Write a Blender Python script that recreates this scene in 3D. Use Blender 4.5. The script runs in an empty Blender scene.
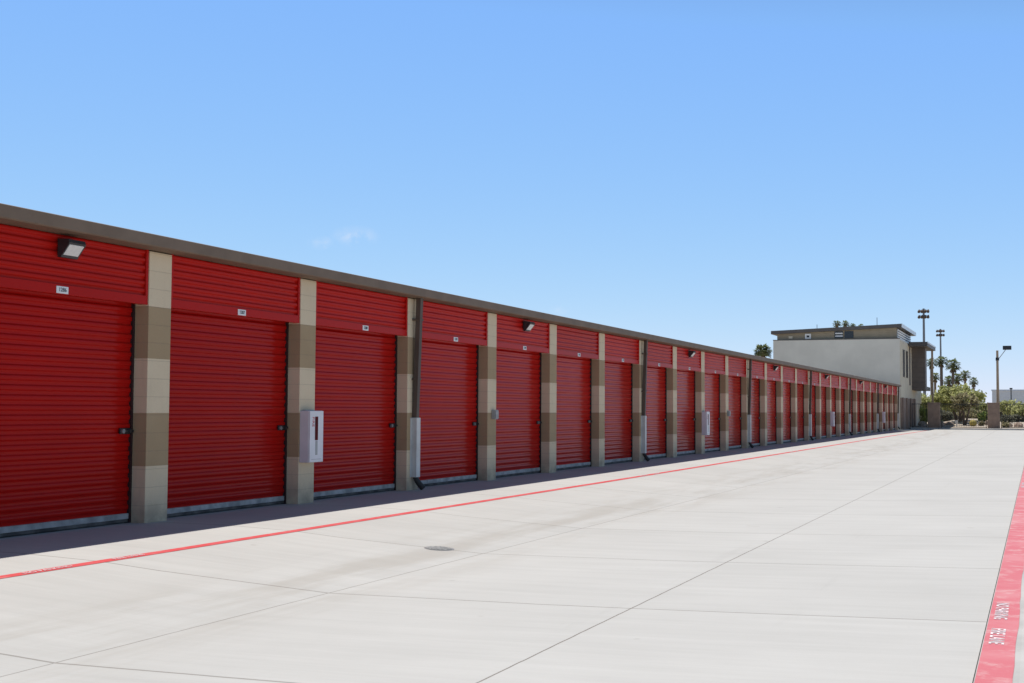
import bpy, bmesh, math, random
from mathutils import Vector, Matrix, noise as mnoise

scene = bpy.context.scene
COL = scene.collection
R = math.radians
random.seed(7)

# ------------------------------------------------------------------ camera
F_PX, PITCH, YAW, ROLL, CAM_H = 1300.0, .0522, .3834, .0054, 1.2896
_cy, _sy = math.cos(YAW), math.sin(YAW)
FWD = Vector((-_sy*math.cos(PITCH), _cy*math.cos(PITCH), math.sin(PITCH)))
RT0 = Vector((_cy, _sy, 0)); UP0 = RT0.cross(FWD)
RT = math.cos(ROLL)*RT0 + math.sin(ROLL)*UP0
UP = -math.sin(ROLL)*RT0 + math.cos(ROLL)*UP0
CAM = Vector((0, 0, CAM_H))
cd = bpy.data.cameras.new('camera'); co = bpy.data.objects.new('camera', cd); COL.objects.link(co)
m3 = Matrix((RT, UP, -FWD)).transposed()
co.matrix_world = Matrix.Translation(CAM) @ m3.to_4x4()
cd.sensor_width = 36; cd.lens = F_PX/1024*36; cd.clip_start = .05; cd.clip_end = 20000
scene.camera = co

def at_y(px, py, Y):
    """survey helper: the world point seen at photo pixel px,py that stands Y metres up the aisle"""
    d = FWD + RT*(px-512)/F_PX - UP*(py-341.5)/F_PX
    return CAM + d*(Y/d.y)

# ------------------------------------------------------------------ materials
def new_mat(name):
    m = bpy.data.materials.new(name); m.use_nodes = True
    nt = m.node_tree
    return m, nt, nt.nodes['Principled BSDF']

class G:
    """tiny node-graph helper"""
    def __init__(s, nt): s.nt = nt
    def n(s, t, **kw):
        x = s.nt.nodes.new(t)
        for k, v in kw.items(): setattr(x, k, v)
        return x
    def put(s, sock, v):
        if hasattr(v, 'is_output'): s.nt.links.new(v, sock)
        else: sock.default_value = v
    def math(s, op, a, b=0.0, c=0.0, clamp=False):
        x = s.n('ShaderNodeMath', operation=op, use_clamp=clamp)
        s.put(x.inputs[0], a); s.put(x.inputs[1], b); s.put(x.inputs[2], c)
        return x.outputs[0]
    def mix(s, f, a, b, mode='MIX'):
        x = s.n('ShaderNodeMix', data_type='RGBA', blend_type=mode)
        s.put(x.inputs[0], f); s.put(x.inputs[6], a); s.put(x.inputs[7], b)
        return x.outputs[2]
    def noise(s, vec, scale, detail=4, rough=.55):
        x = s.n('ShaderNodeTexNoise'); s.put(x.inputs['Vector'], vec)
        x.inputs['Scale'].default_value = scale; x.inputs['Detail'].default_value = detail
        x.inputs['Roughness'].default_value = rough
        return x.outputs['Fac']
    def mapping(s, vec, scale=(1,1,1), loc=(0,0,0)):
        x = s.n('ShaderNodeMapping'); s.put(x.inputs[0], vec)
        x.inputs['Scale'].default_value = scale; x.inputs['Location'].default_value = loc
        return x.outputs[0]
    def ramp(s, f, lo, hi):
        x = s.n('ShaderNodeMapRange', interpolation_type='SMOOTHSTEP'); s.put(x.inputs[0], f)
        x.inputs[1].default_value = lo; x.inputs[2].default_value = hi
        return x.outputs[0]
    def pos(s): return s.n('ShaderNodeNewGeometry').outputs['Position']
    def obj(s): return s.n('ShaderNodeTexCoord').outputs['Object']
    def xyz(s, v):
        x = s.n('ShaderNodeSeparateXYZ'); s.put(x.inputs[0], v); return x.outputs
    def bump(s, h, strength, dist, bsdf):
        x = s.n('ShaderNodeBump'); s.put(x.inputs['Height'], h)
        x.inputs['Strength'].default_value = strength; x.inputs['Distance'].default_value = dist
        s.nt.links.new(x.outputs[0], bsdf.inputs['Normal'])

def c4(c): return (c[0], c[1], c[2], 1)

def mat(name, col, rough=.6, metal=0, var=.12, scale=3.0, spec=.5, bump=0, bscale=40, col2=None):
    m, nt, b = new_mat(name); g = G(nt)
    p = g.pos()
    f = g.noise(p, scale, 6)
    c2 = col2 or tuple(min(1, x*(1+var)) for x in col)
    c1 = tuple(x*(1-var) for x in col)
    g.put(b.inputs['Base Color'], g.mix(g.ramp(f, .3, .7), c4(c1), c4(c2)))
    b.inputs['Roughness'].default_value = rough; b.inputs['Metallic'].default_value = metal
    b.inputs['Specular IOR Level'].default_value = spec
    if bump: g.bump(g.noise(p, bscale, 5), bump, .02, b)
    return m

def concrete():
    m, nt, b = new_mat('aisle_concrete'); g = G(nt)
    p = g.pos(); x, y, z = g.xyz(p)
    # broom finish and mottling
    streak = g.noise(g.mapping(p, (.45, 5.5, 1)), 1.0, 7, .62)
    streak2 = g.noise(g.mapping(p, (1.2, 26, 1), (9, 3, 0)), 1.0, 5, .6)
    mott = g.noise(p, .55, 8, .6)
    fine = g.noise(p, 60, 4, .7)
    v = g.math('ADD', g.math('MULTIPLY', g.math('SUBTRACT', streak, .5), .38), g.math('MULTIPLY', g.math('SUBTRACT', mott, .5), .46))
    v = g.math('ADD', v, g.math('MULTIPLY', g.math('SUBTRACT', streak2, .5), .20))
    v = g.math('ADD', v, g.math('MULTIPLY', g.math('SUBTRACT', fine, .5), .10))
    # slab to slab difference
    sy = g.math('FLOOR', g.math('DIVIDE', g.math('SUBTRACT', y, 9.09), 3.1))
    sx = g.math('ADD', g.math('GREATER_THAN', x, -5.22), g.math('MULTIPLY', g.math('GREATER_THAN', x, -2.73), 1))
    wn = g.n('ShaderNodeTexWhiteNoise', noise_dimensions='2D')
    cb = g.n('ShaderNodeCombineXYZ'); g.put(cb.inputs[0], sx); g.put(cb.inputs[1], sy)
    nt.links.new(cb.outputs[0], wn.inputs[0])
    v = g.math('ADD', v, g.math('MULTIPLY', g.math('SUBTRACT', wn.outputs[0], .5), .05))
    base = g.mix(g.math('ADD', v, .5, clamp=True), c4((.335, .326, .307)), c4((.56, .55, .525)))
    # water-borne silt along the valley
    dx = g.math('ABSOLUTE', g.math('ADD', x, 5.55))
    near = g.math('SUBTRACT', 1.0, g.ramp(dx, .05, 1.25))
    blot = g.ramp(g.noise(g.mapping(p, (2.2, .30, 1), (4, 1, 0)), 1.0, 7, .62), .42, .66)
    base = g.mix(g.math('MULTIPLY', g.math('MULTIPLY', near, blot), .42), base, c4((.31, .28, .24)))
    # old tyre scuffs and spots
    sc = g.ramp(g.noise(g.mapping(p, (2.2, .12, 1), (2, 7, 0)), 1.0, 6, .7), .60, .76)
    base = g.mix(g.math('MULTIPLY', sc, .18), base, c4((.25, .235, .22)))
    sp = g.ramp(g.noise(p, 3.3, 3, .5), .72, .77)
    base = g.mix(g.math('MULTIPLY', sp, .25), base, c4((.24, .22, .20)))
    # sawn joints
    wob = g.math('MULTIPLY', g.math('SUBTRACT', g.noise(p, 5, 3), .5), .012)
    fy = g.math('SUBTRACT', g.math('FRACT', g.math('ADD', g.math('DIVIDE', g.math('SUBTRACT', g.math('ADD', y, wob), 9.09), 3.1), .5)), .5)
    jy = g.math('LESS_THAN', g.math('ABSOLUTE', fy), .013/3.1)
    xw = g.math('ADD', x, wob)
    j1 = g.math('LESS_THAN', g.math('ABSOLUTE', g.math('ADD', xw, 5.22)), .007)
    j2 = g.math('LESS_THAN', g.math('ABSOLUTE', g.math('ADD', xw, 2.73)), .0065)
    j = g.math('MAXIMUM', g.math('MULTIPLY', jy, .72), g.math('MAXIMUM', g.math('MULTIPLY', j1, .7), j2))
    base = g.mix(g.math('MULTIPLY', j, .72), base, c4((.11, .09, .07)))
    g.put(b.inputs['Base Color'], base)
    b.inputs['Roughness'].default_value = .85; b.inputs['Specular IOR Level'].default_value = .25
    g.bump(g.math('SUBTRACT', g.math('ADD', g.math('MULTIPLY', streak2, .3), fine), g.math('MULTIPLY', j, 3)), .25, .004, b)
    return m

def pier_paint():
    """block pilaster painted in five two-foot bands, course joints every eight inches"""
    m, nt, b = new_mat('painted_block'); g = G(nt)
    p = g.pos(); x, y, z = g.xyz(p)
    def band(lo, hi): return g.math('MULTIPLY', g.math('GREATER_THAN', z, lo), g.math('LESS_THAN', z, hi))
    brown = g.math('ADD', band(.632, 1.228), band(1.840, 2.428))
    f = g.noise(p, 2.5, 6)
    lt = g.mix(f, c4((.66, .535, .365)), c4((.77, .63, .44)))
    br = g.mix(f, c4((.37, .265, .155)), c4((.46, .335, .20)))
    col = g.mix(brown, lt, br)
    grain = g.noise(p, 110, 3, .7)
    col = g.mix(g.math('MULTIPLY', g.ramp(grain, .55, .75), .35), col, c4((.25, .2, .14)))
    wst = g.ramp(g.noise(g.mapping(p, (4, 4, .5)), 2.0, 6, .6), .55, .8)
    col = g.mix(g.math('MULTIPLY', wst, .18), col, c4((.30, .25, .19)))
    # patchy brown tone, stronger towards the paving
    foot = g.math('MULTIPLY', g.math('SUBTRACT', 1.0, g.ramp(z, -.05, .42)), g.ramp(g.noise(p, 5, 6), .25, .7))
    col = g.mix(g.math('MULTIPLY', foot, .7), col, c4((.27, .20, .15)))
    cz = g.math('ABSOLUTE', g.math('SUBTRACT', g.math('FRACT', g.math('ADD', g.math('DIVIDE', g.math('ADD', z, .012), .2032), .5)), .5))
    jt = g.math('LESS_THAN', cz, .022)
    col = g.mix(g.math('MULTIPLY', jt, .20), col, c4((.2, .17, .14)))
    g.put(b.inputs['Base Color'], col)
    b.inputs['Roughness'].default_value = .85; b.inputs['Specular IOR Level'].default_value = .15
    g.bump(g.math('SUBTRACT', g.noise(p, 90, 4, .7), g.math('MULTIPLY', jt, 1.5)), .5, .004, b)
    return m

def red_paint(name, base, rough):
    m, nt, b = new_mat(name); g = G(nt)
    p = g.pos()
    rnd_ = g.n('ShaderNodeObjectInfo').outputs['Random']
    f = g.math('ADD', g.noise(p, 1.3, 6), g.math('MULTIPLY', g.math('SUBTRACT', rnd_, .5), .9))
    dust = g.ramp(g.noise(g.mapping(p, (3, 3, .6)), 2.5, 6, .65), .5, .8)
    col = g.mix(f, c4(tuple(v*.9 for v in base)), c4(tuple(v*1.1 for v in base)))
    
    g.put(b.inputs['Base Color'], col)
    g.put(b.inputs['Roughness'], g.math('ADD', rough, g.math('MULTIPLY', dust, .10)))
    b.inputs['Specular IOR Level'].default_value = .07
    return m

def road_paint(name, col, worn):
    m, nt, b = new_mat(name); g = G(nt)
    p = g.pos()
    w = g.ramp(g.noise(p, 5, 8, .7), .48, .75)
    w2 = g.ramp(g.noise(p, 1.2, 6, .6), .42, .72)
    cc = g.mix(g.math('MULTIPLY', w, worn), c4(col), c4((.60, .50, .47)))
    cc = g.mix(g.math('MULTIPLY', w2, worn*.6), cc, c4((.62, .36, .36)))
    g.put(b.inputs['Base Color'], cc); b.inputs['Roughness'].default_value = .75
    b.inputs['Specular IOR Level'].default_value = .3
    return m

def leaf_mat(name, a, bcol):
    m, nt, b = new_mat(name); g = G(nt)
    p = g.pos()
    f = g.math('ADD', g.math('MULTIPLY', g.noise(p, 1.1, 3), .6), g.math('MULTIPLY', g.noise(p, 9, 2), .4))
    g.put(b.inputs['Base Color'], g.mix(g.ramp(f, .35, .65), c4(a), c4(bcol)))
    b.inputs['Roughness'].default_value = .6; b.inputs['Specular IOR Level'].default_value = .2
    tr = g.n('ShaderNodeBsdfTranslucent'); nt.links.new(b.inputs['Base Color'].links[0].from_socket, tr.inputs[0])
    mx = g.n('ShaderNodeMixShader'); mx.inputs[0].default_value = .62
    nt.links.new(b.outputs[0], mx.inputs[1]); nt.links.new(tr.outputs[0], mx.inputs[2])
    nt.links.new(mx.outputs[0], nt.nodes['Material Output'].inputs[0])
    return m

M = {}
M['concrete'] = concrete()
M['pier'] = pier_paint()
M['door'] = red_paint('red_door_paint', (.42, .008, .006), .15)
M['header'] = red_paint('red_header_paint', (.48, .012, .008), .32)
M['gutter'] = mat('brown_gutter_metal', (.21, .150, .106), .6, 0, .1, 2, .15)
M['spout'] = mat('brown_downspout_metal', (.115, .086, .068), .6, 0, .1, 2, .2)
M['alu'] = mat('galvanised_rail', (.40, .39, .375), .6, 0, .3, 5, .15)
M['seal'] = mat('dusty_rubber_seal', (.10, .09, .08), .8, 0, .6, 4)
M['guide'] = mat('dark_guide_metal', (.03, .012, .012), .6, 0, .2)
M['black'] = mat('black_metal', (.018, .018, .02), .45, 0, .2, 8)
M['bronze'] = mat('dark_bronze_housing', (.03, .028, .03), .45, 0, .15, 8)
M['lens'] = mat('frosted_lamp_lens', (.72, .70, .66), .25, 0, .06, 20)
M['white_box'] = mat('white_cabinet_paint', (.74, .72, .74), .4, 0, .04, 4)
M['white_metal'] = mat('white_guard_metal', (.58, .58, .55), .5, 0, .1, 4)
M['boot'] = mat('dark_drain_boot', (.035, .03, .028), .7, 0, .2, 8)
M['plate'] = mat('white_plate', (.78, .78, .76), .5, 0, .03, 10)
M['ink'] = mat('black_lettering', (.03, .035, .05), .6, 0, .05, 10)
M['redink'] = mat('red_lettering', (.5, .03, .03), .6, 0, .05, 10)
M['whiteink'] = mat('worn_white_stencil_paint', (.70, .60, .60), .7, 0, .25, 30)
M['glass'] = mat('dark_window_glass', (.02, .022, .025), .12, 0, .1, 4)
M['maroon'] = mat('dark_maroon_window', (.10, .008, .010), .7, 0, .3, 14, .1)
M['grey_box'] = mat('grey_enclosure', (.36, .36, .35), .5, 0, .08, 8)
M['red_line'] = road_paint('red_line_paint', (.56, .055, .06), .25)
M['red_kerb'] = road_paint('faded_red_kerb_paint', (.53, .14, .16), .6)
M['joint'] = mat('dark_joint_filler', (.06, .055, .05), .9)
M['walk'] = mat('walk_concrete', (.43, .42, .40), .85, 0, .1, 2, bump=.2)
M['kerbcon'] = mat('kerb_concrete', (.41, .40, .38), .85, 0, .12, 2, bump=.2)
M['lid'] = mat('cast_iron_lid', (.30, .295, .285), .8, .0, .2, 12, bump=.4)
M['roof'] = mat('pale_roof_membrane', (.55, .54, .52), .8, 0, .06, .8)
M['stucco'] = mat('grey_stucco', (.66, .62, .53), .9, 0, .05, .8, bump=.15)
M['cream'] = mat('cream_stucco', (.64, .56, .42), .9, 0, .06, 1.2, bump=.15)
M['tan_siding'] = mat('tan_siding', (.34, .28, .19), .7, 0, .07, 2)
M['dark_siding'] = mat('dark_brown_panel', (.15, .12, .10), .6, 0, .1, 2)
M['wainscot'] = mat('brown_split_block', (.26, .18, .135), .9, 0, .14, 3, bump=.4, bscale=20)
M['fascia'] = mat('brown_roof_fascia', (.10, .085, .075), .5, 0, .1, 2)
M['light_fascia'] = mat('pale_metal_fascia', (.72, .73, .74), .35, .2, .05, 2)
M['white'] = mat('white_paint', (.78, .78, .76), .5, 0, .04, 3)
M['tan_pole'] = mat('tan_painted_steel', (.42, .30, .19), .5, 0, .1, 2)
M['steel'] = mat('weathered_steel', (.25, .25, .25), .5, .4, .12, 2)
M['iron'] = mat('black_iron', (.03, .027, .025), .5, 0, .15, 4)
M['gravel'] = mat('desert_gravel', (.40, .33, .26), .95, 0, .2, 5, bump=.6, bscale=14, col2=(.52, .45, .37))
M['ground'] = mat('desert_soil', (.30, .25, .19), .95, 0, .2, .05)
M['asphalt'] = mat('street_asphalt', (.055, .055, .055), .9, 0, .15, 1)
M['hill'] = mat('bare_rock_hill', (.20, .17, .16), .95, 0, .25, .004)
M['boulder'] = mat('pinkish_boulder', (.36, .27, .21), .9, 0, .2, 3, bump=.6, bscale=6)
M['bark'] = mat('brown_bark', (.15, .10, .07), .9, 0, .25, 5, bump=.6, bscale=12)
M['palm_bark'] = mat('palm_bark', (.24, .165, .11), .9, 0, .2, 5, bump=.5, bscale=10)
M['dead'] = mat('dry_palm_skirt', (.22, .15, .08), .9, 0, .3, 4)
M['palm'] = leaf_mat('palm_leaf', (.10, .135, .06), (.20, .22, .11))
M['palo'] = leaf_mat('palo_verde_leaf', (.36, .38, .15), (.50, .50, .24))
M['mesq'] = leaf_mat('mesquite_leaf', (.28, .26, .15), (.40, .36, .22))
M['shrub'] = leaf_mat('shrub_leaf', (.27, .34, .10), (.42, .48, .16))
M['sage'] = leaf_mat('grey_sage_leaf', (.16, .16, .12), (.25, .25, .19))
M['cactus'] = mat('golden_spines', (.34, .28, .07), .8, 0, .2, 20)
M['carpaint'] = mat('pale_blue_car_paint', (.62, .70, .76), .25, 0, .03, 2)
M['tyre'] = mat('rubber', (.02, .02, .02), .8)

# ------------------------------------------------------------------ mesh helpers
class MB:
    def __init__(s): s.v = []; s.f = []; s.mi = []; s.sm = []
    def add(s, verts, faces, mi=0, smooth=False):
        o = len(s.v); s.v += [tuple(v) for v in verts]
        for f in faces: s.f.append([i+o for i in f]); s.mi.append(mi); s.sm.append(smooth)
        return s
    def box(s, x0, x1, y0, y1, z0, z1, mi=0):
        v = [(x0,y0,z0),(x1,y0,z0),(x1,y1,z0),(x0,y1,z0),(x0,y0,z1),(x1,y0,z1),(x1,y1,z1),(x0,y1,z1)]
        return s.add(v, [(0,3,2,1),(4,5,6,7),(0,1,5,4),(1,2,6,5),(2,3,7,6),(3,0,4,7)], mi)
    def bbox(s, x0, x1, y0, y1, z0, z1, b=.008, mi=0):
        """box with chamfered edges"""
        bm = bmesh.new(); bmesh.ops.create_cube(bm, size=1)
        for v in bm.verts:
            v.co = Vector(((x0+x1)/2+v.co.x*(x1-x0), (y0+y1)/2+v.co.y*(y1-y0), (z0+z1)/2+v.co.z*(z1-z0)))
        bmesh.ops.bevel(bm, geom=list(bm.edges), offset=b, segments=2, affect='EDGES', profile=.6)
        bm.verts.index_update()
        s.add([v.co[:] for v in bm.verts], [[v.index for v in f.verts] for f in bm.faces], mi); bm.free()
        return s
    def prism(s, poly, axis, a0, a1, mi=0, smooth=False):
        """extrude a 2D outline along an axis ('x': poly=(y,z), 'y': poly=(x,z), 'z': poly=(x,y))"""
        def P(p, a): return {'x': (a, p[0], p[1]), 'y': (p[0], a, p[1]), 'z': (p[0], p[1], a)}[axis]
        n = len(poly); v = [P(p, a0) for p in poly] + [P(p, a1) for p in poly]
        s.add(v, [list(range(n))[::-1], list(range(n, 2*n))], mi)
        s.add(v, [(i, (i+1) % n, n+(i+1) % n, n+i) for i in range(n)], mi, smooth)
        return s
    def tube(s, pts, rads, seg=8, mi=0, cap=True, smooth=True):
        pts = [Vector(p) for p in pts]; n = len(pts)
        if not hasattr(rads, '__len__'): rads = [rads]*n
        V = []; ref = Vector((0.31, .17, .93))
        for i, p in enumerate(pts):
            t = (pts[min(i+1, n-1)] - pts[max(i-1, 0)]).normalized()
            a = t.cross(ref)
            if a.length < .15: a = t.cross(Vector((1, 0, 0)))
            a.normalize(); b = t.cross(a)
            for k in range(seg):
                q = 2*math.pi*k/seg
                V.append(p + (a*math.cos(q)+b*math.sin(q))*rads[i])
        F = [(i*seg+k, i*seg+(k+1) % seg, (i+1)*seg+(k+1) % seg, (i+1)*seg+k) for i in range(n-1) for k in range(seg)]
        s.add(V, F, mi, smooth)
        if cap: s.add(V, [list(range(seg))[::-1], list(range((n-1)*seg, n*seg))], mi)
        return s
    def quad(s, c, a, b, mi=0):
        return s.add([c-a-b, c+a-b, c+a+b, c-a+b], [(0,1,2,3)], mi)
    def build(s, name, mats, parent=None, loc=(0,0,0), rotz=0):
        me = bpy.data.meshes.new(name)
        me.from_pydata(s.v, [], s.f)
        mats = mats if isinstance(mats, (list, tuple)) else [mats]
        for m in mats: me.materials.append(m)
        me.polygons.foreach_set('material_index', s.mi); me.polygons.foreach_set('use_smooth', s.sm)
        bm = bmesh.new(); bm.from_mesh(me); bmesh.ops.recalc_face_normals(bm, faces=bm.faces) if len(bm.faces) < 20000 else None
        bm.to_mesh(me); bm.free(); me.update()
        o = bpy.data.objects.new(name, me); COL.objects.link(o)
        o.parent = parent; o.location = loc; o.rotation_euler = (0, 0, rotz)
        return o

def tag(o, label=None, cat=None, group=None, kind=None):
    if label: o['label'] = label
    if cat: o['category'] = cat
    if group: o['group'] = group
    if kind: o['kind'] = kind
    return o
def thing(name, label, cat, loc, rotz=0, group=None):
    o = bpy.data.objects.new(name, None); COL.objects.link(o)
    o.location = loc; o.rotation_euler = (0, 0, rotz); o.empty_display_size = .3
    return tag(o, label, cat, group)
def copy_tree(o, parent=None):
    c = o.copy(); COL.objects.link(c); c.parent = parent
    for ch in list(o.children): copy_tree(ch, c)
    return c

def text_mesh(mb, txt, size, origin, ax, ay, mi=0, thick=.0015, align='LEFT', sx=1.0, bold=0.0):
    """lettering as thin solid mesh: ax = reading direction, ay = letter-up direction"""
    cu = bpy.data.curves.new('lettering', 'FONT'); cu.body = txt; cu.size = size; cu.align_x = align; cu.align_y = 'CENTER'
    cu.offset = size*bold; cu.extrude = thick; cu.resolution_u = 3
    ob = bpy.data.objects.new('lettering', cu); COL.objects.link(ob)
    dg = bpy.context.evaluated_depsgraph_get(); dg.update()
    me = bpy.data.meshes.new_from_object(ob.evaluated_get(dg))
    ax = Vector(ax)*sx; ay = Vector(ay); az = Vector(ax).cross(ay).normalized(); o = Vector(origin)
    vs = [o + ax*v.co.x + ay*v.co.y + az*v.co.z for v in me.vertices]
    mb.add(vs, [list(p.vertices) for p in me.polygons], mi)
    bpy.data.objects.remove(ob); bpy.data.curves.remove(cu); bpy.data.meshes.remove(me)
    return mb

# ------------------------------------------------------------------ ground, paving, kerbs
WX = -9.2417         # front of the pilasters
Y1, SP, PW = 11.9905, 3.2512, .4064   # first pilaster in view, spacing, width
REC = .2032
PTOP = 3.05

def prof(x):         # cross fall of the aisle: a shallow V with its valley at x = -5.22
    xs = [(-9.9, .0), (-8.3, .0), (-7.45, -.03), (-6.84, -.077), (-5.22, -.170), (-4.76, -.165), (-3.43, -.150), (-2.73, -.137), (-1.53, -.108), (-.33, -.076)]
    if x <= xs[0][0]: return xs[0][1]
    for (a, za), (b, zb) in zip(xs, xs[1:]):
        if x <= b: return za + (zb-za)*(x-a)/(b-a)
    return xs[-1][1]
def pave_z(x, y):
    t = min(1, max(0, (y-70)/27)); t = t*t*(3-2*t)
    return prof(x)*(1-t) + (-.06 if x > -8.6 else -.06*max(0, (x+9.9)/1.3))*t

mb = MB()
xs = [-9.9, -8.9, -8.3, -7.9, -7.45, -6.84, -6.2, -5.22, -4.76, -4.1, -3.43, -2.73, -1.53, -.9, -.322]
ys = [-45, -20] + [i*2.0 for i in range(0, 53)] + [104.4]
V = [(x, y, pave_z(x, y)) for y in ys for x in xs]; nx = len(xs)
mb.add(V, [(j*nx+i, j*nx+i+1, (j+1)*nx+i+1, (j+1)*nx+i) for j in range(len(ys)-1) for i in range(nx-1)])
tag(mb.build('pavement', M['concrete']), kind='structure')

mb = MB().box(-6000, 6000, -3000, 9000, -1.0, -.26)
tag(mb.build('ground', M['ground']), kind='structure')

# flush kerb painted red, with its dark joint, along the right of the aisle
mb = MB().box(-.322, -.315, -45, 104.4, -.25, -.080)
tag(mb.build('kerb_joint', M['joint']), kind='structure')
mb = MB()
random.seed(3)
mb.prism([(-.315, -.25), (-.315, -.068), (-.311, -.0625), (-.10, -.060), (-.10, -.25)], 'y', -45, 104.4)
kerb = tag(mb.build('kerb', M['kerbcon']), kind='structure')
mb = MB()
yy = [6.80] + [6.80+.35*i for i in range(1, 60)] + [28+2.0*i for i in range(0, 39)]
rnd = random.Random(4)
L, Rr = [], []
for y in yy:
    L.append((-.309, y, -.0605)); Rr.append((-.128+rnd.uniform(-.006, .006), y, -.0583))
V = L+Rr; n = len(yy)
mb.add(V, [(i, n+i, n+i+1, i+1) for i in range(n-1)])
# the overlapping repaint that starts below the first run
L = []; Rr = []
yy2 = [-20, -8, 0, 2, 3.5, 5, 6, 6.5, 6.76]
for y in yy2: L.append((-.285, y, -.0603)); Rr.append((-.105+rnd.uniform(-.004, .004), y, -.0580))
V = L+Rr; n = len(yy2)
mb.add(V, [(i, n+i, n+i+1, i+1) for i in range(n-1)])
mb.build('red_paint', M['red_kerb'], kerb)
mb = MB()
for yc in (9.90, 26.9, 43.9, 60.9):
    text_mesh(mb, 'NO PARKING', .118, (-.243, yc, -.0575), (0,-1,0), (1,0,0), 0, .0008, sx=1.1, bold=.016)
    text_mesh(mb, 'FIRE LANE', .118, (-.243, yc-1.17, -.0575), (0,-1,0), (1,0,0), 0, .0008, sx=1.1, bold=.016)
mb.build('lettering', M['whiteink'], kerb)
mb = MB().box(-.10, 26, -45, 104.4, -.25, -.058)
tag(mb.build('walkway', M['walk']), kind='structure')

# thin red fire-lane line in front of the doors
def line_x(y): return -7.455 + .0045*max(0, min(y-8, 16)) + .0008*max(0, y-24)
mb = MB()
yy = [-10+1.0*i for i in range(0, 112)]
L, Rr = [], []
for y in yy:
    a, b_ = line_x(y)-.052+rnd.uniform(-.003, .003), line_x(y)+.052+rnd.uniform(-.003, .003)
    L.append((a, y, pave_z(a, y)+.003)); Rr.append((b_, y, pave_z(b_, y)+.003))
V = L+Rr; n = len(yy)
mb.add(V, [(i, n+i, n+i+1, i+1) for i in range(n-1)])
line = tag(mb.build('painted_line', M['red_line']), kind='structure')
mb = MB()
for k in range(5):
    y0 = 8.16 + k*17
    for t, yo in (('NO PARKING', 0), ('FIRE LANE', 1.08)):
        text_mesh(mb, t, .070, (line_x(y0)+.010, y0+yo, pave_z(line_x(y0), y0)+.0060), (0,1,0), (-1,0,.035), 0, .0008, sx=1.3, bold=.0)
mb.build('lettering', M['whiteink'], line)

# utility lid on the cross joint
lx, ly = -5.71, 12.19
t = thing('manhole_cover', 'small round grey iron utility cover set in the concrete near the second door', 'manhole', (lx, ly, pave_z(lx, ly)))
sl = .058
def disc(r, z0, z1, seg=32):
    v = [(r*math.cos(2*math.pi*k/seg), r*math.sin(2*math.pi*k/seg), z0 - sl*r*math.cos(2*math.pi*k/seg)) for k in range(seg)]
    v += [(a, b_, z+z1-z0) for a, b_, z in v]
    return v, [list(range(seg))[::-1], list(range(seg, 2*seg))]+[(k, (k+1) % seg, seg+(k+1) % seg, seg+k) for k in range(seg)]
MB().add(*disc(.155, -.03, .003)).build('frame', M['steel'], t)
mb = MB().add(*disc(.135, .0035, .007))
for i in range(-3, 4):
    w = math.sqrt(max(0, .12**2-(i*.037)**2))
    mb.box(i*.037-.006, i*.037+.006, -w, w, .0065-sl*i*.037, .010-sl*i*.037)
mb.build('lid', M['lid'], t)

# ------------------------------------------------------------------ the storage building
I0, I1 = -1, 27
def pier_y(i): return Y1 + SP*(i-1)
OPEN = SP - PW
bld = thing('storage_building', 'long low self storage building with red roller doors and tan banded block pilasters', 'building', (WX, Y1, 0))
YA, YB = pier_y(I0)-Y1, pier_y(I1)+PW-Y1       # local extents

pil = MB().bbox(-.46, 0, 0, PW, -.24, PTOP, .006)
pil0 = pil.build('pilaster', M['pier'], bld)

# roller door (local origin: left jamb at paving level, door face at x = -REC)
def corrugated(mb, x, y0, y1, z0, z1, pitch, depth, mi=0, frac=(.08, .20, .78, .90)):
    P = []; z = z0
    while z < z1-1e-4:
        for u, dd in ((0, 0), (.05, -.04), (.20, .0), (.34, .05), (.40, .30), (.46, .80), (.52, .96), (.70, 1.0), (.84, .97), (.89, .80), (.95, .25)):
            zz = z+u*pitch
            if zz < z1: P.append((x-depth+dd*depth, zz))
        z += pitch
    P.append((x-depth, z1))
    n = len(P)
    v = [(p[0], y0, p[1]) for p in P]+[(p[0], y1, p[1]) for p in P]
    mb.add(v, [(i, i+1, n+i+1, n+i) for i in range(n-1)], mi, True)
    xb = x-depth-.012
    v2 = [(xb, y0, z0), (xb, y1, z0), (xb, y1, z1), (xb, y0, z1)]
    mb.add(v2, [(0, 3, 2, 1)], mi)
    return mb
GW = .03
dmb = MB(); corrugated(dmb, -REC, GW, OPEN-GW, .108, 2.60, .1005, .0165)
door0 = dmb.build('roller_door', M['door'], bld)
MB().bbox(-REC-.025, -REC+.012, GW+.004, OPEN-GW-.004, .046, .108, .006).build('bottom_rail', M['alu'], door0)
MB().bbox(-REC-.020, -REC+.004, GW+.004, OPEN-GW-.004, .010, .046, .006).build('bottom_seal', M['seal'], door0)
MB().box(-REC-.05, -REC+.020, 0.001, GW, -.02, 2.6).build('guide_rail', M['guide'], door0)
MB().box(-REC-.05, -REC+.020, OPEN-GW, OPEN-.001, -.02, 2.6).build('guide_rail', M['guide'], door0)
mb = MB()
ye = OPEN-GW
mb.bbox(-REC-.002, -REC+.016, ye-.185, ye-.010, .992, 1.058, .004)
mb.bbox(-REC+.016, -REC+.038, ye-.12, ye+.026, 1.010, 1.040, .004)
mb.bbox(-REC+.038, -REC+.052, ye-.062, ye-.042, 1.0, 1.05, .003)
lt = mb.build('latch', M['black'], door0)
MB().tube([(-REC+.016, ye-.150, 1.025), (-REC+.040, ye-.150, 1.025)], .026, 14).build('cylinder_lock', M['steel'], door0)

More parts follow.
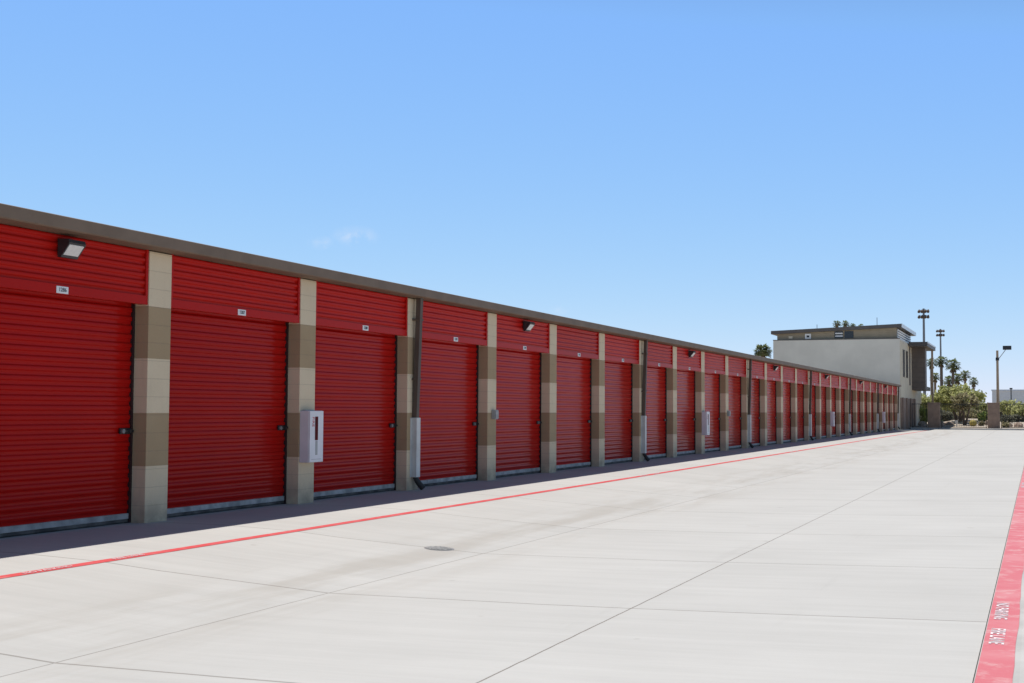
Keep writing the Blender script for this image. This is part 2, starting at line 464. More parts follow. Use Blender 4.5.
# red corrugated header panel with its trim
hmb = MB(); hb, ht = 2.444, 3.062
corrugated(hmb, -.022, .045, OPEN-.045, hb+.100, ht, .0865, .020)
hmb.bbox(-.10, -.012, 0.004, OPEN-.004, hb, hb+.100, .004)
hmb.bbox(-.10, -.010, 0.004, .045, hb+.100, ht, .003)
hmb.bbox(-.10, -.010, OPEN-.045, OPEN-.004, hb+.100, ht, .003)
hmb.box(-.30, -.10, 0.004, OPEN-.004, hb+.17, ht)
head0 = hmb.build('header_panel', M['header'], bld)

for i in range(I0, I1+1):
    p = pil0 if i == I0 else copy_tree(pil0, bld)
    p.parent = bld; p.location = (0, pier_y(i)-Y1, 0)
    if i < I1:
        d = door0 if i == I0 else copy_tree(door0, bld)
        d.location = (0, pier_y(i)+PW-Y1, 0)
        h = head0 if i == I0 else copy_tree(head0, bld)
        h.location = (0, pier_y(i)+PW-Y1, 0)

# box gutter, soffit, roof and the other walls
OV = .25
gp = [(-.10, PTOP+.012), (OV-.015, PTOP+.012), (OV, PTOP+.024), (OV, PTOP+.142), (OV-.012, PTOP+.150), (OV-.03, PTOP+.144), (-.10, PTOP+.140)]
MB().prism(gp, 'y', YA-.12, YB+.18).build('gutter', M['gutter'], bld)
rp = [(-.10, PTOP+.168), (OV-.04, PTOP+.162), (OV-.04, PTOP+.172), (-9.5, PTOP+.02), (-9.5, PTOP-.16), (-.48, PTOP+.01)]
MB().prism([(-.12, PTOP+.03), (-.12, PTOP+.135), (-9.5, PTOP-.02), (-9.5, PTOP-.17)], 'y', YA-.06, YB+.06).build('roof', M['roof'], bld)
MB().box(-9.4, -9.1, YA, YB, -.25, PTOP-.18).build('back_wall', M['pier'], bld)
MB().prism([(-9.1, -.25), (-.462, -.25), (-.462, PTOP-.03), (-9.1, PTOP-.20)], 'y', YB-.21, YB).build('end_wall', M['pier'], bld)
MB().prism([(-9.1, -.25), (-.462, -.25), (-.462, PTOP-.03), (-9.1, PTOP-.20)], 'y', YA, YA+.2).build('end_wall', M['pier'], bld)
MB().box(-9.1, -.215, YA+.2, YB-.21, -.25, -.012).build('floor_slab', M['kerbcon'], bld)

# downspouts on every fourth pilaster, with white guard and dark boot
def make_spout():
    mb = MB(); za, zb_ = 1.10, PTOP+.02
    mb.add([(.002,0,za),(.082,0,za),(.082,.095,za),(.002,.095,za),(.06,0,zb_),(.14,0,zb_),(.14,.095,zb_),(.06,.095,zb_)],
           [(0,3,2,1),(4,5,6,7),(0,1,5,4),(1,2,6,5),(2,3,7,6),(3,0,4,7)])
    o = mb.build('downspout', M['spout'], bld)
    mb = MB()
    for z in (2.7, 1.75): mb.box(.0, .07+.03*(z-1.1)+.02, -.02, .115, z, z+.03)
    mb.build('strap', M['spout'], o)
    mb = MB()
    mb.bbox(.002, .100, -.02, .115, .205, 1.15, .005)
    mb.bbox(.0, .007, -.055, -.02, .205, 1.15, .002)
    mb.build('guard', M['white_metal'], o)
    mb = MB().tube([(.05, .05, .26), (.055, .05, .19), (.075, .07, .14), (.11, .10, .08), (.15, .13, .025)], [.04, .042, .045, .047, .048], 12)
    mb.build('drain_boot', M['boot'], o)
    return o
sp0 = make_spout()
for k, i in enumerate((-1, 3, 7, 11, 15, 19, 23, 27)):
    s = sp0 if k == 0 else copy_tree(sp0, bld)
    s.parent = bld; s.location = (0, pier_y(i)-Y1+.165, 0)

# ---- things fixed to the storage building
def wall_lamp():
    t = thing('wall_lamp', '', 'wall lamp', (0, 0, 0), 0, 'wall lamps under the gutter')
    side = [(0, 0), (.045, 0), (.055, .02), (.14, .125), (.15, .145), (.135, .18), (0, .19)]
    mb = MB().prism([(x, z) for x, z in side], 'y', 0, .012).prism([(x, z) for x, z in side], 'y', .238, .25)
    back = [(0, 0), (.045, 0), (.055, .02), (.055, .05), (.11, .125), (.122, .14), (.14, .130), (.15, .145), (.135, .18), (0, .19)]
    mb.prism(back, 'y', .012, .238)
    mb.build('housing', M['bronze'], t)
    a, b_ = Vector((.058, 0, .026)), Vector((.138, 0, .126))
    mb = MB()
    nrm = Vector((.100, 0, -.080)).normalized()
    v = []
    for y in (.018, .232):
        for p, o in ((a, 0), (b_, 0), (b_, -.02), (a, -.02)):
            q = p+nrm*(o+.004); v.append((q.x, y, q.z))
    mb.add(v, [(0,1,2,3), (7,6,5,4), (0,4,5,1), (1,5,6,2), (2,6,7,3), (3,7,4,0)])
    mb.build('lens', M['lens'], t)
    return t
lamp0 = wall_lamp()
lamp_lab = {1: 'nearest dark wall lamp with white lens, above the first red door',
            5: 'dark wall lamp above the fifth door, just past the first downspout pair',
            9: 'dark wall lamp on the header beside the second white extinguisher cabinet',
            13: 'fourth dark wall lamp from the camera, past the third downspout',
            17: 'small dark wall lamp beside the third extinguisher cabinet',
            21: 'sixth dark wall lamp, near the far end of the red headers',
            25: 'farthest dark wall lamp, last before the end of the building'}
lamp_lab[5] = 'second dark wall lamp, above the red door just beyond the grey junction box'
for k, i in enumerate((1, 5, 9, 13, 17, 21, 25)):
    t = lamp0 if k == 0 else copy_tree(lamp0)
    t.location = (WX-.012, pier_y(i)-OPEN/2 - .05, 2.82)
    t['label'] = lamp_lab[i]

NTH = ['first', 'second', 'third', 'fourth', 'fifth', 'sixth', 'seventh', 'eighth', 'ninth', 'tenth', 'eleventh', 'twelfth', 'thirteenth',
       'fourteenth', 'fifteenth', 'sixteenth', 'seventeenth', 'eighteenth', 'nineteenth', 'twentieth']
for k in range(1, 17):      # bay k ends at pilaster k
    t = thing('number_plate', 'small white number plate above the %s red door from the camera' % NTH[k-1], 'sign',
              (WX-.012, pier_y(k)-OPEN/2+.03, 2.488), 0, 'door number plates')
    MB().bbox(0, .006, -.088, .088, -.037, .037, .002).build('plate', M['plate'], t)
    mb = text_mesh(MB(), str(1285+k), .058, (.0085, 0, 0), (0, 1, 0), (0, 0, 1), 0, .001, 'CENTER', 1.0)
    mb.build('number', M['ink'], t)

def cabinet():
    t = thing('extinguisher_cabinet', '', 'fire cabinet', (0, 0, 0), 0, 'fire extinguisher cabinets on the pilasters')
    MB().bbox(0, .138, 0, .36, 0, .70, .006).build('case', M['white_box'], t)
    d = MB().bbox(.1385, .157, .004, .356, .004, .696, .004).build('door', M['white_box'], t)
    mb = MB().box(.1572, .160, .135, .212, .300, .62)
    mb.build('window', M['maroon'], d)
    mb = MB().box(.1572, .1592, .150, .205, .10, .292)
    mb.build('handle_recess', M['grey_box'], d)
    mb = text_mesh(MB(), 'FIRE', .075, (.1582, .088, .55), (0, 0, -1), (0, 1, 0), 0, .0008, 'CENTER')
    mb.build('lettering', M['redink'], d)
    mb = MB().box(.1572, .1585, .05, .31, .040, .046)
    mb.build('trim_line', M['grey_box'], d)
    MB().bbox(.0, .05, .06, .30, .7005, .712, .002).build('top_flange', M['grey_box'], t)
    return t
cab0 = cabinet()
cab_lab = {2: 'nearest white fire extinguisher cabinet, on the pilaster past the second red door',
           9: 'second white fire extinguisher cabinet, on the pilaster right of the third wall lamp',
           17: 'third white fire extinguisher cabinet, far along the wall by the fifth lamp',
           24: 'farthest white fire extinguisher cabinet, close to the end of the wall'}
for k, i in enumerate((2, 9, 17, 24)):
    t = cab0 if k == 0 else copy_tree(cab0)
    t.location = (WX+.002, pier_y(i)+.015, .558); t['label'] = cab_lab[i]

def jbox():
    t = thing('junction_box', '', 'electrical box', (0, 0, 0), 0, 'grey boxes on the pilasters')
    MB().bbox(0, .07, 0, .15, 0, .17, .006).build('case', M['grey_box'], t)
    MB().bbox(.0705, .085, .012, .138, .012, .158, .004).build('cover', M['alu'], t)
    return t
jb0 = jbox()
jb0.location = (WX+.002, pier_y(4)+.18, 1.11); jb0['label'] = 'small grey outlet box on the pilaster left of the second wall lamp'
j2 = copy_tree(jb0); j2.location = (WX+.002, pier_y(10)+.18, 1.11); j2['label'] = 'farther small grey outlet box, on the pilaster after the second extinguisher cabinet'

# ------------------------------------------------------------------ office building at the far end
OX, OY = WX, 99.0
of = thing('office_building', 'tall grey stucco office block with tan sloped clerestory roof behind the red doors', 'building', (OX, OY, 0))
def ol(px, py, Y=99.0):
    p = at_y(px, py, Y); return p.x-OX, p.z
LW = -9.27; OYL = 12.3
MB().box(LW, -.01, 0, OYL, -.25, 6.62).build('wall', M['stucco'], of)
MB().box(-.009, .03, .002, OYL, 2.30, 6.50).build('side_wall', M['cream'], of)
mb = MB().box(-.009, .07, -.01, OYL+.002, -.25, 2.30)
for k in range(4): mb.box(.07, .15, .6+k*3.2, 1.1+k*3.2, -.25, 2.32)
mb.build('wainscot', M['wainscot'], of)
MB().box(LW-.02, .0, -.02, .22, 6.622, 6.68).build('parapet_cap', M['fascia'], of)
def roofz(x): return 7.36 + (x-LW)*(7.72-7.36)/(-LW)
cl = MB().prism([(LW+.25, 6.685), (-.25, 6.685), (-.25, roofz(-.25)-.25), (LW+.25, roofz(LW+.25)-.25)], 'y', .3, OYL-.8)
for k in range(1, 5):
    z = 6.70+k*.13
    cl.box(LW+.25, -.25, .285, .30, z, z+.02)
cl.build('clerestory', M['tan_siding'], of)
rf = MB().prism([(LW-.15, roofz(LW-.15)-.25), (.15, roofz(.15)-.25), (.15, roofz(.15)), (LW-.15, roofz(LW-.15))], 'y', -.12, OYL-.3).build('roof', M['fascia'], of)
MB().prism([(.151, roofz(.15)-.26), (.17, roofz(.15)-.26), (.17, roofz(.15)+.015), (.151, roofz(.15)+.015)], 'y', -.13, OYL-.29).build('edge_trim', M['light_fascia'], rf)
MB().box(-.249, -.235, .45, OYL-1.1, 6.70, 7.42).build('louvre_backing', M['glass'], of)
mb = MB()
for k in range(4): mb.box(-.234, -.17, .5, OYL-1.2, 6.72+k*.18, 6.82+k*.18)
mb.build('louvre', M['white'], of)
for x0, x1 in ((834, 842.5), (844, 853)):
    a, _ = ol(x0, 335); b_, _ = ol(x1, 335)
    w = MB().box(a, b_, .26, .284, 6.74, 7.26).build('opening', M['glass'], of)
    if x0 == 834:
        mb = MB()
        for z in (6.86, 7.06): mb.box(a+.06, b_-.02, .235, .259, z, z+.09)
        mb.build('slat', M['white'], w)
a, _ = ol(804.5, 336); b_, _ = ol(810.5, 336)
v = MB().bbox(a, b_, .20, .284, 6.72, 7.12, .01).build('vent_hood', M['white'], of)
MB().box(a+.13, b_-.12, .18, .198, 6.84, 6.98).build('vent_mouth', M['black'], v)
a, _ = ol(788, 336); b_, _ = ol(792, 336)
MB().box(a, b_, .25, .284, 6.76, 6.95).build('vent_plate', M['cream'], of)
for y0, y1 in ((1.9, 2.9), (4.4, 5.5)):
    w = MB().box(.031, .05, y0, y1, 3.9, 5.9).build('window', M['glass'], of)
    MB().box(.031, .07, y0-.08, y0, 3.85, 5.95).box(.031, .07, y1, y1+.08, 3.85, 5.95).build('frame', M['fascia'], w)
MB().box(.031, .09, 7.0, 7.5, 3.35, 6.35).build('rain_leader', M['dark_siding'], of)
# projecting dark bay and its flat canopy
by0 = 9.3
bay = MB().box(.032, 1.06, by0, by0+1.5, 3.02, 6.358).build('bay', M['dark_siding'], of)
mb = MB()
for k in range(8): mb.box(.05, 1.05, by0-.02, by0, 3.2+k*.4, 3.215+k*.4)
mb.build('panel_joint', M['fascia'], bay)
can = MB().box(.071, 1.46, by0-3.0, by0+5.7, 6.36, 6.70).build('canopy', M['fascia'], of)
MB().box(1.461, 1.49, by0-3.0, by0+5.7, 6.60, 6.72).build('edge_trim', M['light_fascia'], can)
MB().bbox(1.14, 1.30, by0+5.2, by0+5.38, -.2, 6.358, .01).build('column', M['tan_pole'], of)
MB().box(.032, 1.06, by0+1.52, by0+5.0, 3.0, 3.3).build('balcony_slab', M['fascia'], of)
mb = MB().box(-6, .0, OYL+.05, by0+9.4, -.25, 5.9)
mb.build('rear_wing', M['stucco'], of)
w = MB().box(.001, .05, by0+4.6, by0+8.9, 3.6, 5.2).build('window', M['glass'], of)
for px, top in ((817, 324.5), (877, 317.5)):
    p = at_y(px, top, 104)
    MB().tube([(p.x-OX, 5.0, 7.3), (p.x-OX, 5.0, p.z)], .022, 6).build('antenna', M['steel'], of)

# ------------------------------------------------------------------ gate, pillars, poles
def pillar(x0, x1, label):
    t = thing('gate_pillar', label, 'pillar', ((x0+x1)/2, 105.4, -.1), 0, 'brown block gate pillars')
    w = (x1-x0)/2
    MB().bbox(-w, w, -w, w, -.15, 2.02, .012).build('shaft', M['wainscot'], t)
    MB().bbox(-w-.03, w+.03, -w-.03, w+.03, 2.021, 2.10, .015).build('cap', M['wainscot'], t)
pillar(-7.80, -6.92, 'brown block gate pillar at the left, below the office canopy column')
pillar(-3.46, -2.60, 'brown block gate pillar at the right, in front of the tan lamp pole')

def gate(name, x0, x1, y, label, cat):
    t = thing(name, label, cat, ((x0+x1)/2, y, -.06))
    h = (x1-x0)/2
    mb = MB()
    for z in (.15, 1.92): mb.box(-h, h, -.02, .02, z, z+.05)
    for x in (-h, h-.05): mb.box(x, x+.05, -.025, .025, .1, 2.0)
    mb.build('frame', M['iron'], t)
    mb = MB(); n = int(2*h/.12)
    for i in range(1, n): 
        x = -h+2*h*i/n; mb.box(x-.008, x+.008, -.008, .008, .2, 1.92)
    mb.build('picket_panel', M['iron'], t)
gate('iron_gate', -6.85, -3.52, 105.5, 'black iron picket gate closed between the two brown gate pillars', 'gate')
gate('iron_fence', -2.53, 20, 105.5, 'black iron picket fence running right from the lamp pole pillar', 'fence')
gate('iron_fence', -9.0, -7.88, 105.5, 'short black iron picket fence between office wall and left gate pillar', 'fence')

p = at_y(998, 403, 106.6)
t = thing('lamp_pole', 'tall tan lamp pole with one dark box head behind the right gate pillar', 'street lamp', (p.x, 106.6, -.05))
top = at_y(998, 350.5, 106.6).z
MB().tube([(0,0,0), (0,0,top+.05)], [.115, .085], 12).build('pole', M['tan_pole'], t)
MB().tube([(0,0,top-.72), (0,0,top-.5)], .13, 12).build('collar', M['black'], t)
MB().tube([(0.05,0,top-.65), (.62,0,top+.13)], .025, 6).build('arm', M['steel'], t)
MB().bbox(.40, 1.02, -.22, .22, top+.10, top+.40, .03).build('lamp_head', M['black'], t)

def stadium(px, ptop, Y, label):
    p = at_y(px, ptop, Y)
    t = thing('stadium_light', label, 'floodlight mast', (p.x, Y, 0), 0, 'floodlight masts far behind the office')
    MB().tube([(0,0,-.3), (0,0,p.z)], [.28, .16], 10).build('mast', M['steel'], t)
    mb = MB()
    for z in (p.z-.35, p.z-1.25): mb.box(-.85, .85, -.06, .06, z, z+.12)
    mb.build('crossarm', M['steel'], t)
    for z in (p.z-.45, p.z-1.35):
        for x in (-.7, -.25, .25, .7):
            MB().tube([(x, .25, z+.25), (x, -.05, z+.08), (x, -.38, z-.12)], [.10, .18, .24], 10).build('floodlight', M['spout'], t)
stadium(923.6, 308.5, 220, 'taller floodlight mast with two rows of lamps, directly above the office canopy')
stadium(940.4, 329, 300, 'lower floodlight mast right of the office, rising behind the palms')

p = at_y(1011, 388.5, 200)
t = thing('lamp_post', 'distant thin dark lamp post with a short crossbar in front of the grey building', 'street lamp', (p.x, 200, 0))
MB().tube([(0,0,-.2), (0,0,p.z-.1)], [.10, .07], 8).build('pole', M['black'], t)
MB().bbox(-.2, .2, -.2, .2, p.z-.12, p.z+.08, .03).build('lamp_head', M['black'], t)

p = at_y(956.6, 420.5, 110)
t = thing('marker_post', 'short white marker post standing in the gravel behind the gate', 'post', (p.x, 110, -.02))
MB().bbox(-.05, .05, -.03, .03, -.1, .62, .01).build('post', M['white'], t)
MB().bbox(-.11, .11, -.045, -.031, .42, .62, .008).build('panel', M['white'], t)

# ------------------------------------------------------------------ landscape beyond the kerb
mb = MB().prism([(104.4, -.25), (104.4, .045), (104.42, .06), (104.56, .06), (104.56, -.25)], 'x', -9.0, 26)
tag(mb.build('end_kerb', M['kerbcon']), kind='structure')
def bed_z(x, y):
    n = mnoise.noise(Vector((x*.09+3, y*.06, 0)))
    m = .55*math.exp(-((x+5.2)/2.2)**2-((y-121)/6)**2) + .35*math.exp(-((x-1)/5)**2-((y-124)/7)**2) + .35*math.exp(-((x+13)/5)**2-((y-126)/8)**2)
    e = min(1, (y-104.56)/4)
    return .02 + m + e*(.12+.12*n)
mb = MB()
gx = [-60+2*i for i in range(0, 66)]; gy = [104.56+1.5*j for j in range(0, 28)]
V = [(x, y, bed_z(x, y)) for y in gy for x in gx]; n = len(gx)
mb.add(V, [(j*n+i, j*n+i+1, (j+1)*n+i+1, (j+1)*n+i) for j in range(len(gy)-1) for i in range(n-1)], 0, True)
# cut off the part that would lie under the office
tag(mb.build('gravel_bed', M['gravel']), kind='structure')
mb = MB().box(-200, 200, 146, 166, -.25, -.03)
tag(mb.build('street', M['asphalt']), kind='structure')

rb = random.Random(11)
def leaves(mb, c, rx, ry, rz, nclump, per, size, rnd, mi=0, shell=.55, cl=.28):
    for k in range(nclump):
        while True:
            d = Vector((rnd.uniform(-1,1), rnd.uniform(-1,1), rnd.uniform(-1,1)))
            if .05 < d.length <= 1: break
        d = d.normalized()*(d.length**shell)
        d *= .72+.38*abs(mnoise.noise(d*1.9+Vector((c[0], c[1], 0))))*2.0*.5+.1
        cc = Vector((c[0]+d.x*rx, c[1]+d.y*ry, c[2]+d.z*rz))
        cr = cl*min(rx, rz)*rnd.uniform(.6, 1.3)
        for j in range(per):
            q = cc + Vector((rnd.gauss(0,.5), rnd.gauss(0,.5), rnd.gauss(0,.42)))*cr
            a = Vector((rnd.uniform(-1,1), rnd.uniform(-1,1), rnd.uniform(-1,1))).normalized()
            b_ = a.cross(Vector((rnd.uniform(-1,1), rnd.uniform(-1,1), rnd.uniform(-1,1)))).normalized()
            s_ = size*rnd.uniform(.6, 1.4)
            mb.quad(q, a*s_, b_*s_*.55, mi)
    return mb

def tree(px, ybase, Y, ptop, pw, label, leafm, nstem=3, airy=.30, name='desert_tree', ncl=110, per=26, size=.10, low=.35):
    """multi-stemmed desert tree; px = its photo column, ptop = its top, pw = crown width in photo pixels"""
    r = random.Random(int(px*10))
    p = at_y(px, ptop, Y); H = p.z - ybase
    W = pw/2*Y/F_PX*1.07
    t = thing(name, label, 'tree', (p.x, Y, ybase))
    mb = MB(); cz = H*(low+(1-low)/2)
    for k in range(nstem):
        ang = 2*math.pi*k/nstem + r.uniform(-.4, .4)
        e = Vector((math.cos(ang)*W*.5, math.sin(ang)*W*.5, cz+H*.1))
        m_ = Vector((e.x*.35+r.uniform(-.1,.1), e.y*.35, H*.3))
        mb.tube([(math.cos(ang)*.06, math.sin(ang)*.06, -.15), m_, e], [.10, .075, .03], 7)
        for j in range(3):
            a2 = ang + r.uniform(-1, 1)
            mb.tube([m_.lerp(e, .3+.2*j), (math.cos(a2)*W*.8, math.sin(a2)*W*.8, cz+r.uniform(-.1, .3)*H)], [.04, .012], 5)
    mb.build('trunk', M['bark'], t)
    mb = MB(); leaves(mb, (0, 0, cz), W, W, H*(1-low)/2, ncl, per, size, r, cl=airy)
    mb.build('crown', leafm, t)
    return t
def shrub(px, Y, ptop, pw, label, leafm, name='shrub', ncl=50, per=26, size=.07, base=None):
    r = random.Random(int(px*10)+5)
    p = at_y(px, ptop, Y); z0 = bed_z(p.x, Y) if base is None else base
    H = p.z - z0; W = pw/2*Y/F_PX*1.07
    t = thing(name, label, 'shrub', (p.x, Y, z0))
    mb = MB()
    for k in range(5):
        a = 2*math.pi*k/5
        mb.tube([(0, 0, -.1), (math.cos(a)*W*.5, math.sin(a)*W*.5, H*.6)], [.03, .01], 5)
    mb.build('stem', M['bark'], t)
    leaves(MB(), (0, 0, H*.5), W, W*.9, H*.52, ncl, per, size, r, cl=.33).build('foliage', leafm, t)

tree(958, .15, 117, 386, 46, 'broad yellow green palo verde tree in the gravel bed between the gate pillars', M['palo'], 5, .26, ncl=200, per=17, size=.11, low=.38)
tree(964, .3, 113, 393, 24, 'darker open mesquite tree with slim trunk, in front of the broad palo verde', M['mesq'], 3, .26, ncl=48, per=18, low=.42)
tree(980, .2, 127, 402, 22, 'low round green tree close beside the right gate pillar', M['palo'], 3, .3, ncl=75, per=20, low=.25)
tree(921, .1, 124, 393, 20, 'yellow green tree seen below the dark bay of the office', M['palo'], 3, .3, ncl=100, per=20, low=.15)
tree(1010, .2, 128, 399, 26, 'feathery olive tree right of the lamp pole', M['palo'], 3, .3, ncl=60, per=18, low=.3)
tree(1024, .2, 122, 404, 22, 'yellow green bushy tree at the right edge behind the iron fence', M['palo'], 3, .3, ncl=80, per=20, low=.2)
tree(938, .1, 138, 396, 26, 'dusky green tree behind the left gate pillar', M['palo'], 3, .3, ncl=130, low=.1)
tree(1002, .1, 140, 405, 26, 'dusky low tree behind the right gate pillar and its fence', M['mesq'], 3, .3, ncl=120, low=.1)
shrub(921, 116, 406, 16, 'bright green shrub between the office wall and the left gate pillar', M['shrub'])
shrub(945, 121, 411, 14, 'dull grey green shrub just right of the left gate pillar', M['sage'])
shrub(970, 125, 409, 22, 'wide dull olive shrub under the mesquite tree', M['mesq'], ncl=70)
shrub(986, 118, 412, 14, 'olive shrub hard against the left side of the right gate pillar', M['shrub'])
shrub(1006, 119, 415.5, 12, 'low grey green shrub behind the fence right of the lamp pole', M['sage'])
shrub(1016, 121, 415, 14, 'low grey green shrub near the right edge, below the bushy tree', M['sage'])
shrub(981.5, 112, 421.5, 5, 'tiny dark green tuft on the pale gravel mound', M['mesq'], ncl=14)
shrub(1000.5+5, 109, 422, 7, 'small dark tuft in the gravel just right of the right gate pillar', M['mesq'], ncl=16)

# golden barrel cactus
p = at_y(973, 424, 111)
t = thing('barrel_cactus', 'round golden barrel cactus on the gravel mound between the pillars', 'cactus', (p.x, 111, bed_z(p.x, 111)))
mb = MB(); V = []; nseg, nr = 36, 9
for j in range(nr+1):
    th = math.pi*(j/nr)*.92+.02
    for k in range(nseg):
        q = 2*math.pi*k/nseg; rr = .27*math.sin(th)*(1+.07*math.cos(q*12))
        V.append((rr*math.cos(q), rr*math.sin(q), .24+.27*math.cos(th)))
mb.add(V, [(j*nseg+k, j*nseg+(k+1) % nseg, (j+1)*nseg+(k+1) % nseg, (j+1)*nseg+k) for j in range(nr) for k in range(nseg)], 0, True)
mb.build('body', M['cactus'], t)
mb = MB(); r = random.Random(2)
for k in range(260):
    d = Vector((r.gauss(0,1), r.gauss(0,1), r.gauss(.2,1))).normalized()
    c = Vector((0,0,.24))+d*.27; s_ = d.cross(Vector((r.random(), r.random(), r.random()))).normalized()*.004
    mb.add([c-s_, c+s_, c+d*.05], [(0,1,2)])
mb.build('spines', M['cactus'], t)

def boulder(px, Y, w, h, label, seed):
    r = Vector((seed*3.1, seed*1.7, 0)); p = at_y(px, 425, Y)
    bm = bmesh.new(); bmesh.ops.create_icosphere(bm, subdivisions=3, radius=1)
    for v in bm.verts:
        k = 1+.28*mnoise.noise(v.co*1.3+r)+.1*mnoise.noise(v.co*3.5+r)
        v.co = Vector((v.co.x*w*k, v.co.y*w*.8*k, v.co.z*h*k))
    bm.verts.index_update()
    mb = MB().add([v.co[:] for v in bm.verts], [[v.index for v in f.verts] for f in bm.faces]); bm.free()
    o = mb.build('boulder', M['boulder'], None, (p.x, Y, bed_z(p.x, Y)+h*.35))
    tag(o, label, 'boulder', 'boulders in the gravel bed')
boulder(1009, 111, .26, .24, 'small reddish boulder just right of the dark tuft and right pillar', 1)
boulder(1018.5, 111, .34, .26, 'larger pinkish boulder near the right edge behind the fence', 2)
boulder(941.8, 110, .22, .30, 'upright reddish boulder touching the right side of the left gate pillar', 3)
boulder(922, 112, .34, .30, 'pale boulder under the bright shrub left of the left gate pillar', 4)
boulder(949, 113, .40, .22, 'flat boulder at the foot of the broad palo verde tree', 5)
boulder(988, 114, .30, .30, 'pale boulder half hidden by the right gate pillar', 6)

# ------------------------------------------------------------------ palms
def palm(px, py, Y, pr_, label, nf=34, skirt=True, zb=0.0, lean=0):
    """px,py = crown centre in the photo, pr_ = crown radius in pixels"""
    r = random.Random(int(px*7+py))
    c = at_y(px, py, Y); rad = pr_*Y/F_PX*1.07
    t = thing('palm_tree', label, 'palm tree', (c.x-lean, Y, zb), 0, 'fan palms beyond the storage yard')
    H = c.z-zb
    MB().tube([(0,0,-.3), (lean*.3+.05,0,H*.35), (lean*.7,.05,H*.7), (lean,0,H)], [.27, .19, .165, .16], 9).build('trunk', M['palm_bark'], t)
    C = Vector((lean, 0, H))
    def frond(mb, az, el, ln, mi, w):
        d = Vector((math.cos(az)*math.cos(el), math.sin(az)*math.cos(el), math.sin(el)))
        tip = C + d*ln*.48
        mb.tube([C+d*.1, tip], [.03, .02], 4, mi, False)
        side = d.cross(Vector((0,0,1))).normalized(); upv = side.cross(d)
        for k in range(-4, 5):
            a = k*.27
            e = (d*math.cos(a)+side*math.sin(a)).normalized()
            l2 = ln*.55*(1-.05*abs(k))*r.uniform(.85, 1.1)
            m_ = tip + e*l2*.6 - Vector((0,0,.03*ln))
            q = tip + e*l2 - Vector((0,0,.16*ln*r.uniform(.7,1.5)))
            wv = (side*math.cos(a)-d*math.sin(a))*w*ln
            mb.add([tip, m_-wv, q, m_+wv], [(0,1,2,3)], mi)
    mb = MB()
    for k in range(nf):
        el = math.asin(max(-1, min(1, -.55+1.5*(k+.5)/nf))); az = k*2.399+r.uniform(-.3, .3)
        frond(mb, az, el, rad*r.uniform(.85, 1.15), 0, .045)
    mb.build('crown', M['palm'], t)
    if skirt:
        C = C - Vector((0,0,.1*rad))
        mb = MB()
        for k in range(18):
            frond(mb, k*2.399, -1.15+r.uniform(-.2,.15), rad*r.uniform(.6, .85), 0, .05)
        mb.build('dead_frond_skirt', M['dead'], t)
palm(762.5, 351.5, 130, 9.5, 'full green fan palm poking up left of the office block', 70)
palm(837, 324, 150, 4.8, 'left crown of the small palms peeking over the office roof', 24)
palm(845.5, 324, 155, 4.6, 'middle crown of the small palms peeking over the office roof', 24)
palm(853, 326, 160, 3.6, 'right crown of the small palms peeking over the office roof', 24)
palm(861, 327, 170, 4, 'tiny palm tip showing above the roof, right of the other roof palms', 20)
palm(931.5, 363, 150, 6, 'fan palm right of the office bay, beside the tan column', 30)
palm(941.3, 361, 160, 6.5, 'tall fan palm with thick reddish trunk below the lower floodlight mast', 34)
palm(953, 365.5, 170, 7.6, 'tallest full fan palm with ragged skirt, right of the reddish palm', 40, lean=.15)
palm(949, 381, 200, 6.5, 'shorter fan palm, left one of the pair under the tallest palm', 34)
palm(957.5, 378, 200, 6.5, 'shorter fan palm, right one of the pair under the tallest palm', 34)
palm(935, 377, 190, 5.5, 'shorter fan palm low beside the office balcony slab', 30)
palm(965, 375, 210, 5.8, 'slim fan palm standing alone, second from the right', 30)
palm(973.6, 382, 230, 5.2, 'farthest right slim fan palm with pale thin trunk', 28)

# ------------------------------------------------------------------ far building, car, hills
a = at_y(992, 391, 240)
t = thing('warehouse', 'wide flat grey warehouse far behind the lamp pole on the right', 'building', (a.x, 240, -.1))
MB().box(0, 42, 0, 25, -.3, a.z+.1).build('wall', M['white'], t)
MB().box(-.1, 42.1, -.1, 25.1, a.z+.102, a.z+.35).build('roof', M['light_fascia'], t)
MB().box(5.2, 20, -.3, 24, a.z+.352, a.z+.75).build('parapet', M['cream'], t)
for k in range(5): MB().box(2+k*4, 4.4+k*4, -.06, -.002, .1, 2.9).build('dock_door', M['grey_box'], t)

p = at_y(1019.5, 420, 150)
t = thing('parked_car', 'pale blue car whose nose shows at the right edge behind the fence', 'car', (p.x, 150.5, -.03))
side = [(0, .35), (.02, .62), (.15, .74), (1.1, .92), (1.75, 1.38), (2.1, 1.45), (3.1, 1.44), (3.7, 1.05), (4.35, .98), (4.45, .6), (4.42, .32)]
body = MB().prism([(x, z) for x, z in side], 'y', -.85, .85).build('body', M['carpaint'], t)
MB().prism([(1.32, .95), (1.83, 1.34), (2.1, 1.38), (3.0, 1.37), (3.45, 1.02)], 'y', -.856, -.851).build('window', M['glass'], t)
MB().bbox(-.015, .06, -.8, -.45, .56, .70, .01).build('headlight', M['lens'], t)
for x in (.85, 3.55):
    for y in (-.80, .80):
        w = MB().tube([(x, y-.1, .33), (x, y+.1, .33)], .33, 20).build('wheel', M['tyre'], t)
        MB().tube([(x, y-.11, .33), (x, y+.11, .33)], .2, 16).build('rim', M['steel'], w)

